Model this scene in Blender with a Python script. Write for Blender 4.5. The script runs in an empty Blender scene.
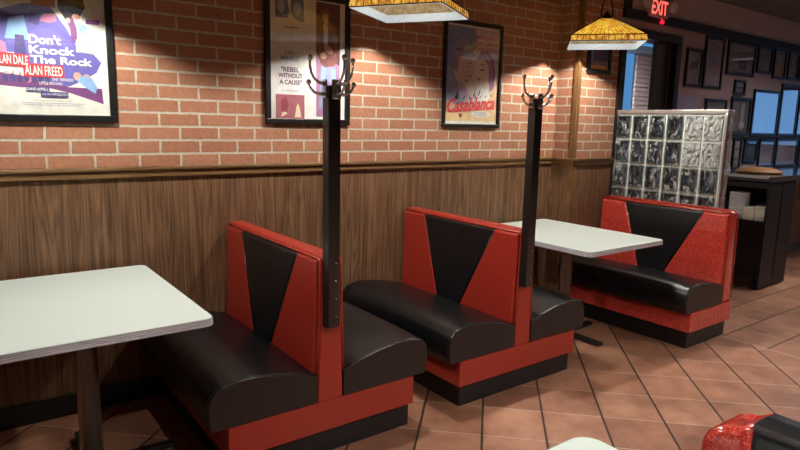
import bpy, bmesh, math, random
from mathutils import Vector, Matrix
random.seed(7)
S = bpy.context.scene
C = S.collection
PI = math.pi

# ------------------------------------------------------------------ camera
cd = bpy.data.cameras.new('camera'); cam = bpy.data.objects.new('camera', cd); C.objects.link(cam)
RX = Vector((0.80403862, -0.59419238, 0.0213848)); DN = Vector((-0.08137258, -0.14559585, -0.98599206)); FW = Vector((0.58898251, 0.79103557, -0.16541565))
m = Matrix.Identity(4)
for i in range(3):
    m[i][0] = RX[i]; m[i][1] = -DN[i]; m[i][2] = -FW[i]
m.translation = (0, 0, 1.52)
cam.matrix_world = m
cd.sensor_width = 36; cd.lens = 608 * 36 / 800; cd.clip_start = 0.02
S.camera = cam

# ------------------------------------------------------------------ world, exposure
w = bpy.data.worlds.new('world'); S.world = w; w.use_nodes = True
w.node_tree.nodes['Background'].inputs[0].default_value = (0.5, 0.6, 0.8, 1)
w.node_tree.nodes['Background'].inputs[1].default_value = 0.3
S.view_settings.view_transform = 'Standard'; S.view_settings.look = 'None'
S.view_settings.exposure = 0.0; S.view_settings.gamma = 1.0
S.view_settings.use_curve_mapping = False
try:
    S.cycles.sample_clamp_indirect = 3.0
    S.cycles.use_denoising = True
    S.cycles.max_bounces = 8
    S.cycles.caustics_reflective = False; S.cycles.caustics_refractive = False
except Exception: pass

BULB = 1900.0          # radiance of a pendant bulb
PANEL = 34.0           # radiance of the ceiling light panels
SKY = 2.0             # radiance of the blue windows

# ------------------------------------------------------------------ materials
def mat(name):
    M = bpy.data.materials.new(name); M.use_nodes = True
    nt = M.node_tree; b = nt.nodes['Principled BSDF']
    return M, nt, b
def node(nt, t, **kw):
    n = nt.nodes.new(t)
    for k, v in kw.items():
        if k in n.inputs: n.inputs[k].default_value = v
        else: setattr(n, k, v)
    return n
def simple(name, col, rough=0.5, metal=0.0, coat=0.0, var=0.0, scale=20, bump=0.0, emit=0.0, spec=0.5):
    M, nt, b = mat(name)
    b.inputs['Base Color'].default_value = (*col, 1)
    b.inputs['Roughness'].default_value = rough; b.inputs['Metallic'].default_value = metal
    b.inputs['Coat Weight'].default_value = coat; b.inputs['Coat Roughness'].default_value = 0.08
    b.inputs['Specular IOR Level'].default_value = spec
    if emit:
        b.inputs['Emission Color'].default_value = (*col, 1); b.inputs['Emission Strength'].default_value = emit
    if var or bump:
        tc = node(nt, 'ShaderNodeTexCoord'); no = node(nt, 'ShaderNodeTexNoise', Scale=scale, Detail=4.0)
        nt.links.new(tc.outputs['Object'], no.inputs['Vector'])
        if var:
            mx = node(nt, 'ShaderNodeMixRGB')
            mx.inputs[1].default_value = (*[c * (1 - var) for c in col], 1); mx.inputs[2].default_value = (*[min(1, c * (1 + var)) for c in col], 1)
            nt.links.new(no.outputs['Fac'], mx.inputs[0]); nt.links.new(mx.outputs[0], b.inputs['Base Color'])
        if bump:
            bp = node(nt, 'ShaderNodeBump', Strength=bump, Distance=0.01)
            nt.links.new(no.outputs['Fac'], bp.inputs['Height']); nt.links.new(bp.outputs[0], b.inputs['Normal'])
    return M
def brick_mat(name, axis, off, dim=1.0):
    """running bond brick; axis 'x' or 'y' gives the horizontal direction"""
    M, nt, b = mat(name); L = nt.links.new
    geo = node(nt, 'ShaderNodeNewGeometry'); sep = node(nt, 'ShaderNodeSeparateXYZ'); L(geo.outputs['Position'], sep.inputs[0])
    sx = node(nt, 'ShaderNodeMath', operation='SUBTRACT'); L(sep.outputs['X' if axis == 'x' else 'Y'], sx.inputs[0]); sx.inputs[1].default_value = off
    sz = node(nt, 'ShaderNodeMath', operation='SUBTRACT'); L(sep.outputs['Z'], sz.inputs[0]); sz.inputs[1].default_value = 1.404 - 0.0715 * 10
    cb = node(nt, 'ShaderNodeCombineXYZ'); L(sx.outputs[0], cb.inputs[0]); L(sz.outputs[0], cb.inputs[1])
    # slightly ragged edges
    nz = node(nt, 'ShaderNodeTexNoise', Scale=28.0, Detail=3.0); L(cb.outputs[0], nz.inputs['Vector'])
    ad = node(nt, 'ShaderNodeMixRGB', blend_type='LINEAR_LIGHT'); ad.inputs[0].default_value = 0.0035
    L(cb.outputs[0], ad.inputs[1]); L(nz.outputs['Color'], ad.inputs[2])
    br = node(nt, 'ShaderNodeTexBrick'); L(ad.outputs[0], br.inputs['Vector'])
    br.inputs['Scale'].default_value = 1; br.inputs['Brick Width'].default_value = 0.2118; br.inputs['Row Height'].default_value = 0.0715
    br.inputs['Mortar Size'].default_value = 0.0068; br.inputs['Mortar Smooth'].default_value = 0.25; br.inputs['Bias'].default_value = 0
    br.inputs['Color1'].default_value = (0.45 * dim, 0.213 * dim, 0.130 * dim, 1); br.inputs['Color2'].default_value = (0.38 * dim, 0.163 * dim, 0.095 * dim, 1)
    br.inputs['Mortar'].default_value = (0.54 * dim, 0.50 * dim, 0.40 * dim, 1)
    n2 = node(nt, 'ShaderNodeTexNoise', Scale=45.0, Detail=5.0); L(geo.outputs['Position'], n2.inputs['Vector'])
    rp = node(nt, 'ShaderNodeMapRange'); rp.inputs[3].default_value = 0.72; rp.inputs[4].default_value = 1.25; L(n2.outputs['Fac'], rp.inputs[0])
    mu = node(nt, 'ShaderNodeMixRGB', blend_type='MULTIPLY'); mu.inputs[0].default_value = 1; L(br.outputs['Color'], mu.inputs[1]); L(rp.outputs[0], mu.inputs[2])
    L(mu.outputs[0], b.inputs['Base Color']); b.inputs['Roughness'].default_value = 0.85; b.inputs['Specular IOR Level'].default_value = 0.25
    hm = node(nt, 'ShaderNodeMath', operation='MULTIPLY_ADD'); L(br.outputs['Fac'], hm.inputs[0]); hm.inputs[1].default_value = -1.0
    h2 = node(nt, 'ShaderNodeMath', operation='MULTIPLY'); L(n2.outputs['Fac'], h2.inputs[0]); h2.inputs[1].default_value = 0.35; L(h2.outputs[0], hm.inputs[2])
    bp = node(nt, 'ShaderNodeBump', Strength=0.7, Distance=0.006); L(hm.outputs[0], bp.inputs['Height']); L(bp.outputs[0], b.inputs['Normal'])
    return M
def wood_mat(name, lo, hi, grain=(26, 26, 1.3), rough=0.45, plank=0.0, warp=0.35, fig=0.28):
    M, nt, b = mat(name); L = nt.links.new
    geo = node(nt, 'ShaderNodeNewGeometry'); mp = node(nt, 'ShaderNodeMapping'); mp.inputs['Scale'].default_value = grain
    L(geo.outputs['Position'], mp.inputs['Vector'])
    n1 = node(nt, 'ShaderNodeTexNoise', Scale=1.0, Detail=6.0, Roughness=0.6, Distortion=warp); L(mp.outputs[0], n1.inputs['Vector'])
    m2 = node(nt, 'ShaderNodeMapping'); m2.inputs['Scale'].default_value = (grain[0] * 5, grain[1] * 5, grain[2] * 2.2); L(geo.outputs['Position'], m2.inputs['Vector'])
    n2 = node(nt, 'ShaderNodeTexNoise', Scale=1.0, Detail=3.0); L(m2.outputs[0], n2.inputs['Vector'])
    # cathedral figure: iso-lines of a stretched noise
    m3 = node(nt, 'ShaderNodeMapping'); m3.inputs['Scale'].default_value = (grain[0] * .22, grain[1] * .22, grain[2] * .5); L(geo.outputs['Position'], m3.inputs['Vector'])
    n3 = node(nt, 'ShaderNodeTexNoise', Scale=1.0, Detail=1.0); L(m3.outputs[0], n3.inputs['Vector'])
    k = node(nt, 'ShaderNodeMath', operation='MULTIPLY'); L(n3.outputs['Fac'], k.inputs[0]); k.inputs[1].default_value = 26
    fr = node(nt, 'ShaderNodeMath', operation='PINGPONG'); L(k.outputs[0], fr.inputs[0]); fr.inputs[1].default_value = 1.0
    a = node(nt, 'ShaderNodeMath', operation='MULTIPLY_ADD'); L(fr.outputs[0], a.inputs[0]); a.inputs[1].default_value = fig; L(n1.outputs['Fac'], a.inputs[2])
    a2 = node(nt, 'ShaderNodeMath', operation='MULTIPLY_ADD'); L(n2.outputs['Fac'], a2.inputs[0]); a2.inputs[1].default_value = 0.35; L(a.outputs[0], a2.inputs[2])
    cr = node(nt, 'ShaderNodeValToRGB'); L(a2.outputs[0], cr.inputs[0])
    cr.color_ramp.elements[0].position = 0.50 - (.28 - fig) * .4; cr.color_ramp.elements[0].color = (*lo, 1)
    cr.color_ramp.elements[1].position = 1.0 - (.28 - fig) * .6; cr.color_ramp.elements[1].color = (*hi, 1)
    L(cr.outputs[0], b.inputs['Base Color']); b.inputs['Roughness'].default_value = rough; b.inputs['Specular IOR Level'].default_value = 0.35
    bp = node(nt, 'ShaderNodeBump', Strength=0.12, Distance=0.004); L(a2.outputs[0], bp.inputs['Height']); L(bp.outputs[0], b.inputs['Normal'])
    return M
def floor_mat():
    """terracotta tiles: laid diagonally by the booths, square beyond x = 4.55"""
    M, nt, b = mat('terracotta tile floor'); L = nt.links.new
    geo = node(nt, 'ShaderNodeNewGeometry'); sep = node(nt, 'ShaderNodeSeparateXYZ'); L(geo.outputs['Position'], sep.inputs[0])
    def M2(op, a, bb=None, c=None):
        n = node(nt, 'ShaderNodeMath', operation=op)
        for i, v in enumerate((a, bb, c)):
            if v is None: continue
            if isinstance(v, (int, float)): n.inputs[i].default_value = v
            else: L(v, n.inputs[i])
        return n.outputs[0]
    X, Y = sep.outputs['X'], sep.outputs['Y']
    s = 0.70711
    # offsets across the two diagonal joint directions
    A = M2('MULTIPLY', M2('SUBTRACT', Y, X), s)          # joints running along +x+y
    B = M2('MULTIPLY', M2('ADD', Y, X), -s)              # joints running along -x+y
    T = 0.3155
    u1 = M2('DIVIDE', M2('ADD', A, 0.018 + 20 * T), T); v1 = M2('DIVIDE', M2('ADD', B, 2.841 + 30 * T), T)
    u2 = M2('DIVIDE', M2('ADD', Y, -1.73 + 20 * T), T); v2 = M2('DIVIDE', M2('ADD', X, -4.55 + 40 * T), T)
    zone = M2('GREATER_THAN', X, 4.55)
    def pick(a, c): return M2('ADD', M2('MULTIPLY', a, M2('SUBTRACT', 1, zone)), M2('MULTIPLY', c, zone))
    u, v = pick(u1, u2), pick(v1, v2)
    def edge(q): return M2('SUBTRACT', 0.5, M2('ABSOLUTE', M2('SUBTRACT', M2('FRACT', q), 0.5)))
    eu, ev = edge(u), edge(v)
    def ramp(e, wd): 
        r = node(nt, 'ShaderNodeMapRange'); r.inputs[1].default_value = wd * .5; r.inputs[2].default_value = wd; r.inputs[3].default_value = 1; r.inputs[4].default_value = 0; L(e, r.inputs[0]); return r.outputs[0]
    gu, gv = ramp(eu, 0.024), ramp(ev, 0.013)
    bd = M2('LESS_THAN', M2('ABSOLUTE', M2('SUBTRACT', X, 4.55)), 0.005)
    gv = M2('MAXIMUM', gv, bd)
    # per tile tone
    cid = node(nt, 'ShaderNodeCombineXYZ'); L(M2('FLOOR', u), cid.inputs[0]); L(M2('FLOOR', v), cid.inputs[1]); L(zone, cid.inputs[2])
    wn = node(nt, 'ShaderNodeTexWhiteNoise'); L(cid.outputs[0], wn.inputs['Vector'])
    n1 = node(nt, 'ShaderNodeTexNoise', Scale=5.0, Detail=5.0, Roughness=0.6); L(geo.outputs['Position'], n1.inputs['Vector'])
    f = M2('MULTIPLY_ADD', wn.outputs['Value'], 0.46, M2('MULTIPLY_ADD', n1.outputs['Fac'], 1.5, -0.49))
    cr = node(nt, 'ShaderNodeValToRGB'); L(f, cr.inputs[0])
    e = cr.color_ramp.elements
    e[0].position = 0.1; e[0].color = (0.22, 0.092, 0.055, 1); e[1].position = 0.9; e[1].color = (0.52, 0.265, 0.165, 1)
    x = cr.color_ramp.elements.new(0.5); x.color = (0.38, 0.172, 0.103, 1)
    m1 = node(nt, 'ShaderNodeMixRGB'); L(gv, m1.inputs[0]); L(cr.outputs[0], m1.inputs[1]); m1.inputs[2].default_value = (0.55, 0.40, 0.32, 1)
    m2 = node(nt, 'ShaderNodeMixRGB'); L(gu, m2.inputs[0]); L(m1.outputs[0], m2.inputs[1]); m2.inputs[2].default_value = (0.035, 0.022, 0.018, 1)  # one grout; its dark and pale directions paint in how light falls
    L(m2.outputs[0], b.inputs['Base Color'])
    rr = node(nt, 'ShaderNodeMapRange'); rr.inputs[3].default_value = 0.34; rr.inputs[4].default_value = 0.58; L(n1.outputs['Fac'], rr.inputs[0]); L(rr.outputs[0], b.inputs['Roughness'])
    h = M2('SUBTRACT', M2('MULTIPLY', n1.outputs['Fac'], 0.25), M2('MAXIMUM', gu, gv))
    bp = node(nt, 'ShaderNodeBump', Strength=0.5, Distance=0.004); L(h, bp.inputs['Height']); L(bp.outputs[0], b.inputs['Normal'])
    return M
def vinyl(name, col, glitter=0.0, rough=0.36, coat=0.3):
    M, nt, b = mat(name); L = nt.links.new
    b.inputs['Base Color'].default_value = (*col, 1); b.inputs['Roughness'].default_value = rough
    b.inputs['Coat Weight'].default_value = coat; b.inputs['Coat Roughness'].default_value = 0.18
    tc = node(nt, 'ShaderNodeTexCoord'); no = node(nt, 'ShaderNodeTexNoise', Scale=9.0, Detail=3.0); L(tc.outputs['Object'], no.inputs['Vector'])
    nf = node(nt, 'ShaderNodeTexNoise', Scale=260.0, Detail=2.0); L(tc.outputs['Object'], nf.inputs['Vector'])
    ad = node(nt, 'ShaderNodeMath', operation='MULTIPLY_ADD'); L(nf.outputs['Fac'], ad.inputs[0]); ad.inputs[1].default_value = 0.05; L(no.outputs['Fac'], ad.inputs[2])
    bp = node(nt, 'ShaderNodeBump', Strength=0.22, Distance=0.012); L(ad.outputs[0], bp.inputs['Height']); L(bp.outputs[0], b.inputs['Normal'])
    if glitter:
        vo = node(nt, 'ShaderNodeTexVoronoi', Scale=300.0); L(tc.outputs['Object'], vo.inputs['Vector'])
        se = node(nt, 'ShaderNodeSeparateColor'); L(vo.outputs['Color'], se.inputs[0])
        cr = node(nt, 'ShaderNodeValToRGB'); L(se.outputs[0], cr.inputs[0])
        cr.color_ramp.elements[0].position = 0.55; cr.color_ramp.elements[0].color = (*col, 1)
        cr.color_ramp.elements[1].position = 1.0; cr.color_ramp.elements[1].color = (min(1, col[0] * 1.9), col[1] * 3.5 + .02, col[2] * 3.5 + .02, 1)
        L(cr.outputs[0], b.inputs['Base Color'])
    return M
def pane_mat(name, ior=1.45):
    M, nt, b = mat(name); nt.nodes.remove(b); L = nt.links.new
    out = nt.nodes['Material Output']; f = node(nt, 'ShaderNodeFresnel', IOR=ior)
    t = node(nt, 'ShaderNodeBsdfTransparent'); g = node(nt, 'ShaderNodeBsdfGlossy', Roughness=0.0)
    mx = node(nt, 'ShaderNodeMixShader'); ge = node(nt, 'ShaderNodeNewGeometry'); iv = node(nt, 'ShaderNodeMath', operation='SUBTRACT'); iv.inputs[0].default_value = 1; L(ge.outputs['Backfacing'], iv.inputs[1])
    ml = node(nt, 'ShaderNodeMath', operation='MULTIPLY'); L(f.outputs[0], ml.inputs[0]); L(iv.outputs[0], ml.inputs[1])
    L(ml.outputs[0], mx.inputs[0]); L(t.outputs[0], mx.inputs[1]); L(g.outputs[0], mx.inputs[2]); L(mx.outputs[0], out.inputs['Surface'])
    return M
def emis(name, col, s):
    M, nt, b = mat(name); nt.nodes.remove(b)
    e = node(nt, 'ShaderNodeEmission', Strength=s); e.inputs['Color'].default_value = (*col, 1)
    nt.links.new(e.outputs[0], nt.nodes['Material Output'].inputs['Surface'])
    return M
def stained(name, lo, hi, s, scale=30, dif=1.0):
    """lit stained glass: mottled, its own emission stands in for bulb light"""
    M, nt, b = mat(name); L = nt.links.new
    tc = node(nt, 'ShaderNodeTexCoord'); no = node(nt, 'ShaderNodeTexNoise', Scale=scale, Detail=4.0, Roughness=0.65); L(tc.outputs['Object'], no.inputs['Vector'])
    cr = node(nt, 'ShaderNodeValToRGB'); L(no.outputs['Fac'], cr.inputs[0])
    cr.color_ramp.elements[0].position = 0.34; cr.color_ramp.elements[0].color = (*lo, 1); cr.color_ramp.elements[1].position = 0.66; cr.color_ramp.elements[1].color = (*hi, 1)
    dk = node(nt, 'ShaderNodeMixRGB', blend_type='MULTIPLY'); dk.inputs[0].default_value = 1; L(cr.outputs[0], dk.inputs[1]); dk.inputs[2].default_value = (dif, dif, dif, 1)
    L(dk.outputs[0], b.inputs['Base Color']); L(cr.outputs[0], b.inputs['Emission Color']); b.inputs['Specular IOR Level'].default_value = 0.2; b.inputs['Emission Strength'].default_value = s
    b.inputs['Roughness'].default_value = 0.25
    return M
def glass_block_mat(name, milky=False):
    M, nt, b = mat(name); L = nt.links.new; nt.nodes.remove(b); out = nt.nodes['Material Output']
    tc = node(nt, 'ShaderNodeTexCoord'); mp = node(nt, 'ShaderNodeMapping'); mp.inputs['Rotation'].default_value = (0.6, 0, 0); mp.inputs['Scale'].default_value = (1, 1.0, 0.6); L(tc.outputs['Object'], mp.inputs[0])
    no = node(nt, 'ShaderNodeTexNoise', Scale=26.0, Detail=1.0, Distortion=0.8); L(mp.outputs[0], no.inputs['Vector'])
    bp = node(nt, 'ShaderNodeBump', Strength=1.0, Distance=0.06); L(no.outputs['Fac'], bp.inputs['Height'])
    g = node(nt, 'ShaderNodeBsdfGlass', IOR=1.4, Roughness=0.25 if milky else 0.0); L(bp.outputs[0], g.inputs['Normal']); g.inputs['Color'].default_value = (0.95, 0.99, 0.98, 1)
    t = node(nt, 'ShaderNodeBsdfTransparent'); m1 = node(nt, 'ShaderNodeMixShader'); m1.inputs[0].default_value = 0.12; L(g.outputs[0], m1.inputs[1]); L(t.outputs[0], m1.inputs[2])
    d = node(nt, 'ShaderNodeBsdfDiffuse'); d.inputs['Color'].default_value = (0.82, 0.86, 0.84, 1); L(bp.outputs[0], d.inputs['Normal'])
    m2 = node(nt, 'ShaderNodeMixShader'); mr = node(nt, 'ShaderNodeMapRange'); L(no.outputs['Fac'], mr.inputs[0])
    mr.inputs[1].default_value = .54; mr.inputs[2].default_value = .66; mr.inputs[3].default_value = .5 if milky else .0; mr.inputs[4].default_value = .6 if milky else .38; L(mr.outputs[0], m2.inputs[0])  # white diffuse on the ridges paints in glints of the wavy glass
    L(m1.outputs[0], m2.inputs[1]); L(d.outputs[0], m2.inputs[2])
    L(m2.outputs[0], out.inputs['Surface'])
    return M
M_brick = brick_mat('red brick along x', 'x', 0.381 - 0.1059)
M_brick_y = brick_mat('red brick along y', 'y', 3.35)
M_brick_p = brick_mat('red brick on pier', 'x', 4.20)
M_wain = wood_mat('walnut wainscot', (0.05, 0.024, 0.012), (0.265, 0.140, 0.075), (60, 60, 1.5), warp=0.2, fig=0.2)
M_rail = wood_mat('oak rail', (0.09, 0.042, 0.016), (0.25, 0.135, 0.058), (2.2, 22, 30), 0.35)
M_trim = wood_mat('oak corner trim', (0.10, 0.048, 0.018), (0.25, 0.13, 0.052), (30, 30, 1.5), 0.35)
M_dark = simple('dark stained wood', (0.016, 0.011, 0.010), 0.5, var=0.3, scale=14, spec=0.3)
M_floor = floor_mat()
M_ceil = simple('ceiling', (0.16, 0.14, 0.13), 0.9, var=0.1, scale=6)
M_wallb = simple('brown painted panelling', (0.50, 0.43, 0.415), 0.6, var=0.12, scale=5)
M_walll = simple('mauve brown painted wall', (0.40, 0.30, 0.29), 0.6, var=0.1, scale=5)
M_room = simple('room wall paint', (0.24, 0.18, 0.16), 0.7, var=0.1, scale=4)
M_base = simple('black rubber baseboard', (0.012, 0.012, 0.013), 0.4, var=0.2)
M_red = vinyl('red vinyl', (0.37, 0.028, 0.016), 0.0)
M_redg = vinyl('red glitter vinyl', (0.44, 0.03, 0.02), 1.0, 0.2, 0.8)
M_blk = vinyl('black vinyl', (0.006, 0.0064, 0.008), 0.0, 0.34, 0.0); M_blk.node_tree.nodes['Principled BSDF'].inputs['Specular IOR Level'].default_value = 0.6
M_plinth = simple('black laminate kick', (0.012, 0.012, 0.013), 0.45, var=0.3, scale=8)
M_pipe = vinyl('red piping', (0.42, 0.045, 0.025), 0.0, 0.25, 0.6)
M_bpipe = simple('dark piping', (0.012, 0.012, 0.013), 0.35)
M_post = simple('black lacquered post', (0.012, 0.011, 0.011), 0.3, coat=0.3, var=0.2)
M_chrome = simple('chrome', (0.72, 0.72, 0.74), 0.16, metal=1.0)
M_alu = simple('ribbed aluminium', (0.52, 0.51, 0.57), 0.38, metal=0.25)
M_steel = simple('brushed steel column', (0.50, 0.47, 0.44), 0.27, metal=0.75, var=0.15, scale=40)
M_iron = simple('black cast iron', (0.012, 0.012, 0.012), 0.4, var=0.2)
M_lam = simple('white speckled laminate', (0.70, 0.78, 0.745), 0.32, var=0.05, scale=160)
M_frame = simple('black picture frame', (0.010, 0.009, 0.009), 0.4, spec=0.35)
M_pane = pane_mat('picture glass', 1.65)
M_pane2 = pane_mat('bright picture glass', 3.4)
M_came = simple('dark lead came', (0.02, 0.013, 0.008), 0.4, metal=0.6)
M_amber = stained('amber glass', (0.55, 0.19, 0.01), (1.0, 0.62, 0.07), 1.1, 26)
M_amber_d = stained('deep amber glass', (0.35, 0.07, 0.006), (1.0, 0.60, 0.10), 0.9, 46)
M_white_g = stained('frosted white glass', (0.78, 0.84, 0.86), (0.97, 1.0, 1.0), 0.50, 60, 0.012)  # near-black base; the white glow paints in the bulb-lit inside
M_inner = stained('pale inner amber glass', (0.62, 0.36, 0.12), (0.95, 0.70, 0.40), 0.36, 30, 0.012)  # glow stands in for bulb light on the inner glass
M_bulb = emis('warm bulb', (1.0, 0.955, 0.86), BULB)
M_panel = emis('ceiling light diffuser', (1.0, 0.985, 0.96), PANEL)
M_sky = emis('blue daylight in window', (0.19, 0.46, 0.95), SKY)
M_sky2 = emis('blue daylight in doorway window', (0.13, 0.40, 0.85), 0.62)
M_cap = simple('brushed metal cap', (0.60, 0.58, 0.56), 0.35, metal=0.85, var=0.15, scale=30)
M_grout = simple('pale glass block mortar', (0.74, 0.77, 0.72), 0.5)
M_gb = glass_block_mat('wavy glass block'); M_gf = glass_block_mat('backlit white glass block', True)  # second kind is whitened to stand in for brightness behind the blocks
M_paper = simple('white paper', (0.62, 0.60, 0.62), 0.7)
M_cream = simple('cream card', (0.62, 0.58, 0.45), 0.6)
M_tan = simple('tan tray', (0.33, 0.16, 0.07), 0.5, var=0.2, scale=25)

# ------------------------------------------------------------------ mesh helpers
def V(*a): return Vector(a)
def new(): return bmesh.new()
def add_box(bm, lo, hi, bev=0.0, seg=2):
    t = bmesh.new(); bmesh.ops.create_cube(t, size=1)
    for v in t.verts: v.co = V(*[lo[i] + (v.co[i] + .5) * (hi[i] - lo[i]) for i in range(3)])
    if bev: bmesh.ops.bevel(t, geom=t.edges[:], offset=bev, segments=seg, affect='EDGES', profile=0.5)
    merge(bm, t); return bm
def merge(bm, t, mtx=None):
    mp = {}
    for v in t.verts: mp[v] = bm.verts.new(mtx @ v.co if mtx else v.co)
    for f in t.faces:
        try: bm.faces.new([mp[v] for v in f.verts]).smooth = f.smooth
        except ValueError: pass
    t.free()
def box(lo, hi, bev=0.0, seg=2): return add_box(new(), lo, hi, bev, seg)
def add_tube(bm, pts, r, n=10, cap=True):
    pts = [Vector(p) for p in pts]; rings = []
    rs = r if isinstance(r, (list, tuple)) else [r] * len(pts)
    d0 = (pts[1] - pts[0]).normalized(); up = V(0, 0, 1) if abs(d0.z) < .9 else V(1, 0, 0)
    a = d0.cross(up).normalized()
    for i, p in enumerate(pts):
        d = (pts[min(i + 1, len(pts) - 1)] - pts[max(i - 1, 0)]).normalized()
        a = (a - d * a.dot(d)).normalized(); b = d.cross(a)
        rings.append([bm.verts.new(p + (a * math.cos(2 * PI * k / n) + b * math.sin(2 * PI * k / n)) * rs[i]) for k in range(n)])
    for i in range(len(rings) - 1):
        for k in range(n):
            f = bm.faces.new((rings[i][k], rings[i][(k + 1) % n], rings[i + 1][(k + 1) % n], rings[i + 1][k])); f.smooth = True
    if cap: bm.faces.new(rings[0][::-1]); bm.faces.new(rings[-1])
    return bm
def tube(pts, r, n=10): return add_tube(new(), pts, r, n)
def add_lathe(bm, prof, c=(0, 0, 0), n=24, smooth=True):
    rings = [[bm.verts.new((c[0] + r * math.cos(2 * PI * k / n), c[1] + r * math.sin(2 * PI * k / n), c[2] + z)) for k in range(n)] for r, z in prof]
    for i in range(len(rings) - 1):
        for k in range(n):
            f = bm.faces.new((rings[i][k], rings[i][(k + 1) % n], rings[i + 1][(k + 1) % n], rings[i + 1][k])); f.smooth = smooth
    bm.faces.new(rings[0][::-1]); bm.faces.new(rings[-1]); return bm
def lathe(prof, c=(0, 0, 0), n=24): return add_lathe(new(), prof, c, n)
def add_ball(bm, c, r, u=14, v=10, sz=1.0):
    t = bmesh.new(); bmesh.ops.create_uvsphere(t, u_segments=u, v_segments=v, radius=r)
    for q in t.verts: q.co = V(q.co.x + c[0], q.co.y + c[1], q.co.z * sz + c[2])
    for f in t.faces: f.smooth = True
    merge(bm, t); return bm
def add_prism(bm, poly, d, bev=0.0, seg=2, smooth=False):
    """poly: list of 3-D points (planar); extruded by vector d"""
    t = bmesh.new(); d = Vector(d)
    a = [t.verts.new(p) for p in poly]; b = [t.verts.new(Vector(p) + d) for p in poly]
    t.faces.new(a[::-1]); top = t.faces.new(b); n = len(poly)
    for i in range(n): t.faces.new((a[i], a[(i + 1) % n], b[(i + 1) % n], b[i]))
    bmesh.ops.recalc_face_normals(t, faces=t.faces[:])
    if bev:
        g = [e for e in t.edges if all(v in b for v in e.verts)]
        bmesh.ops.bevel(t, geom=g, offset=bev, segments=seg, affect='EDGES', profile=0.5)
    if smooth:
        for f in t.faces: f.smooth = True
    merge(bm, t); return bm
def prism(poly, d, bev=0.0, seg=2): return add_prism(new(), poly, d, bev, seg)
def wloc(p):
    v = Vector((0, 0, 0))
    while p: v += p.location; p = p.parent
    return v
def obj(name, bm, material, parent=None, world=True, recalc=True):
    if recalc: bmesh.ops.recalc_face_normals(bm, faces=bm.faces[:])
    me = bpy.data.meshes.new(name)
    if parent is not None and world:
        o = wloc(parent)
        for v in bm.verts: v.co -= o
    bm.to_mesh(me); bm.free(); me.materials.append(material)
    ob = bpy.data.objects.new(name, me); C.objects.link(ob)
    if parent is not None: ob.parent = parent
    return ob
def thing(name, label, cat, loc=(0, 0, 0), group=None):
    o = bpy.data.objects.new(name, None); C.objects.link(o); o.location = loc; o.empty_display_size = 0.1
    o['label'] = label; o['category'] = cat
    if group: o['group'] = group
    return o
def tag(o, label, cat, group=None):
    o['label'] = label; o['category'] = cat
    if group: o['group'] = group
    return o
def struct(name, bm, material, parent=None):
    o = obj(name, bm, material, parent)
    if parent is None: o['kind'] = 'structure'
    return o
def copy_thing(root, loc, label=None):
    r = root.copy(); C.objects.link(r); r.location = loc
    if label: r['label'] = label
    for ch in list(root.children):
        c = ch.copy(); C.objects.link(c); c.parent = r
        for g in ch.children:
            d = g.copy(); C.objects.link(d); d.parent = c
    return r
def text(body, x0, x1, z0, z1, y, material, parent, name='lettering', bold=0.0, shear=0.0, tilt=0.0):
    """raised lettering on a surface that faces -y, filling the box x0..x1, z0..z1"""
    cu = bpy.data.curves.new(name, 'FONT'); cu.body = body; cu.align_x = 'CENTER'; cu.offset = bold; cu.shear = shear; cu.resolution_u = 3
    t = bpy.data.objects.new(name, cu); C.objects.link(t)
    dg = bpy.context.evaluated_depsgraph_get(); me = bpy.data.meshes.new_from_object(t.evaluated_get(dg))
    bpy.data.objects.remove(t); bpy.data.curves.remove(cu)
    xs = [v.co.x for v in me.vertices]; ys = [v.co.y for v in me.vertices]
    ax, bx, ay, by = min(xs), max(xs), min(ys), max(ys)
    o = wloc(parent)
    if 'y0' in parent:
        k = parent.get('n', 0); parent['n'] = k + 1; y = parent['y0'] - .00012 * (k + 1)
    for v in me.vertices:
        fx = (v.co.x - ax) / (bx - ax); fz = (v.co.y - ay) / (by - ay)
        v.co = V(x0 + fx * (x1 - x0), y, z0 + fz * (z1 - z0) + tilt * fx) - o
    me.materials.clear(); me.materials.append(material)
    ob = bpy.data.objects.new(name, me); C.objects.link(ob); ob.parent = parent
    return ob

# ------------------------------------------------------------------ room shell
ZC = 2.75
YW = 3.36           # long brick wall
YP = 3.15           # pier and far wall
struct('floor', box((-3, -4.2, -0.1), (12.1, 5.0, 0)), M_floor)
struct('ceiling', box((-3, -4.2, ZC), (12.1, 5.0, ZC + .1)), M_ceil)
wb = struct('wall_back', box((-3, YW, 1.24), (4.084, YW + .15, ZC)), M_brick)
struct('wainscot', box((-3, YW, 0), (4.084, YW + .15, 1.24)), M_wain, wb)
rb = box((-3, YW - .018, 1.212), (4.07, YW + .001, 1.25), .004); add_box(rb, (-3, YW - .03, 1.248), (4.06, YW + .001, 1.266), .005)
struct('chair_rail', rb, M_rail, wb)
struct('baseboard_back', box((-3, YW - .018, 0), (4.07, YW + .001, 0.11), .003), M_base)
# pier
wp = struct('wall_pier', box((4.084, YP, 1.24), (4.60, YW + .15, ZC)), M_brick_p)
struct('brick_return', box((4.078, YP + .004, 1.24), (4.084, YW, ZC)), M_brick_y, wp)
struct('wainscot', box((4.078, YP - .002, 0), (4.60, YW, 1.24)), M_wain, wp)
rb = box((4.06, YP - .018, 1.212), (4.60, YW, 1.25), .004); add_box(rb, (4.05, YP - .03, 1.248), (4.60, YW, 1.266), .005)
struct('chair_rail', rb, M_rail, wp)
Lp = lambda z: [(4.066, YP - .012, z), (4.105, YP - .012, z), (4.105, YP - .002, z), (4.076, YP - .002, z), (4.076, YP + .03, z), (4.066, YP + .03, z)]
tb = prism(Lp(0), (0, 0, 1.212)); add_prism(tb, Lp(1.266), (0, 0, ZC - 1.266))
struct('corner_trim', tb, M_trim, wp)
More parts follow.
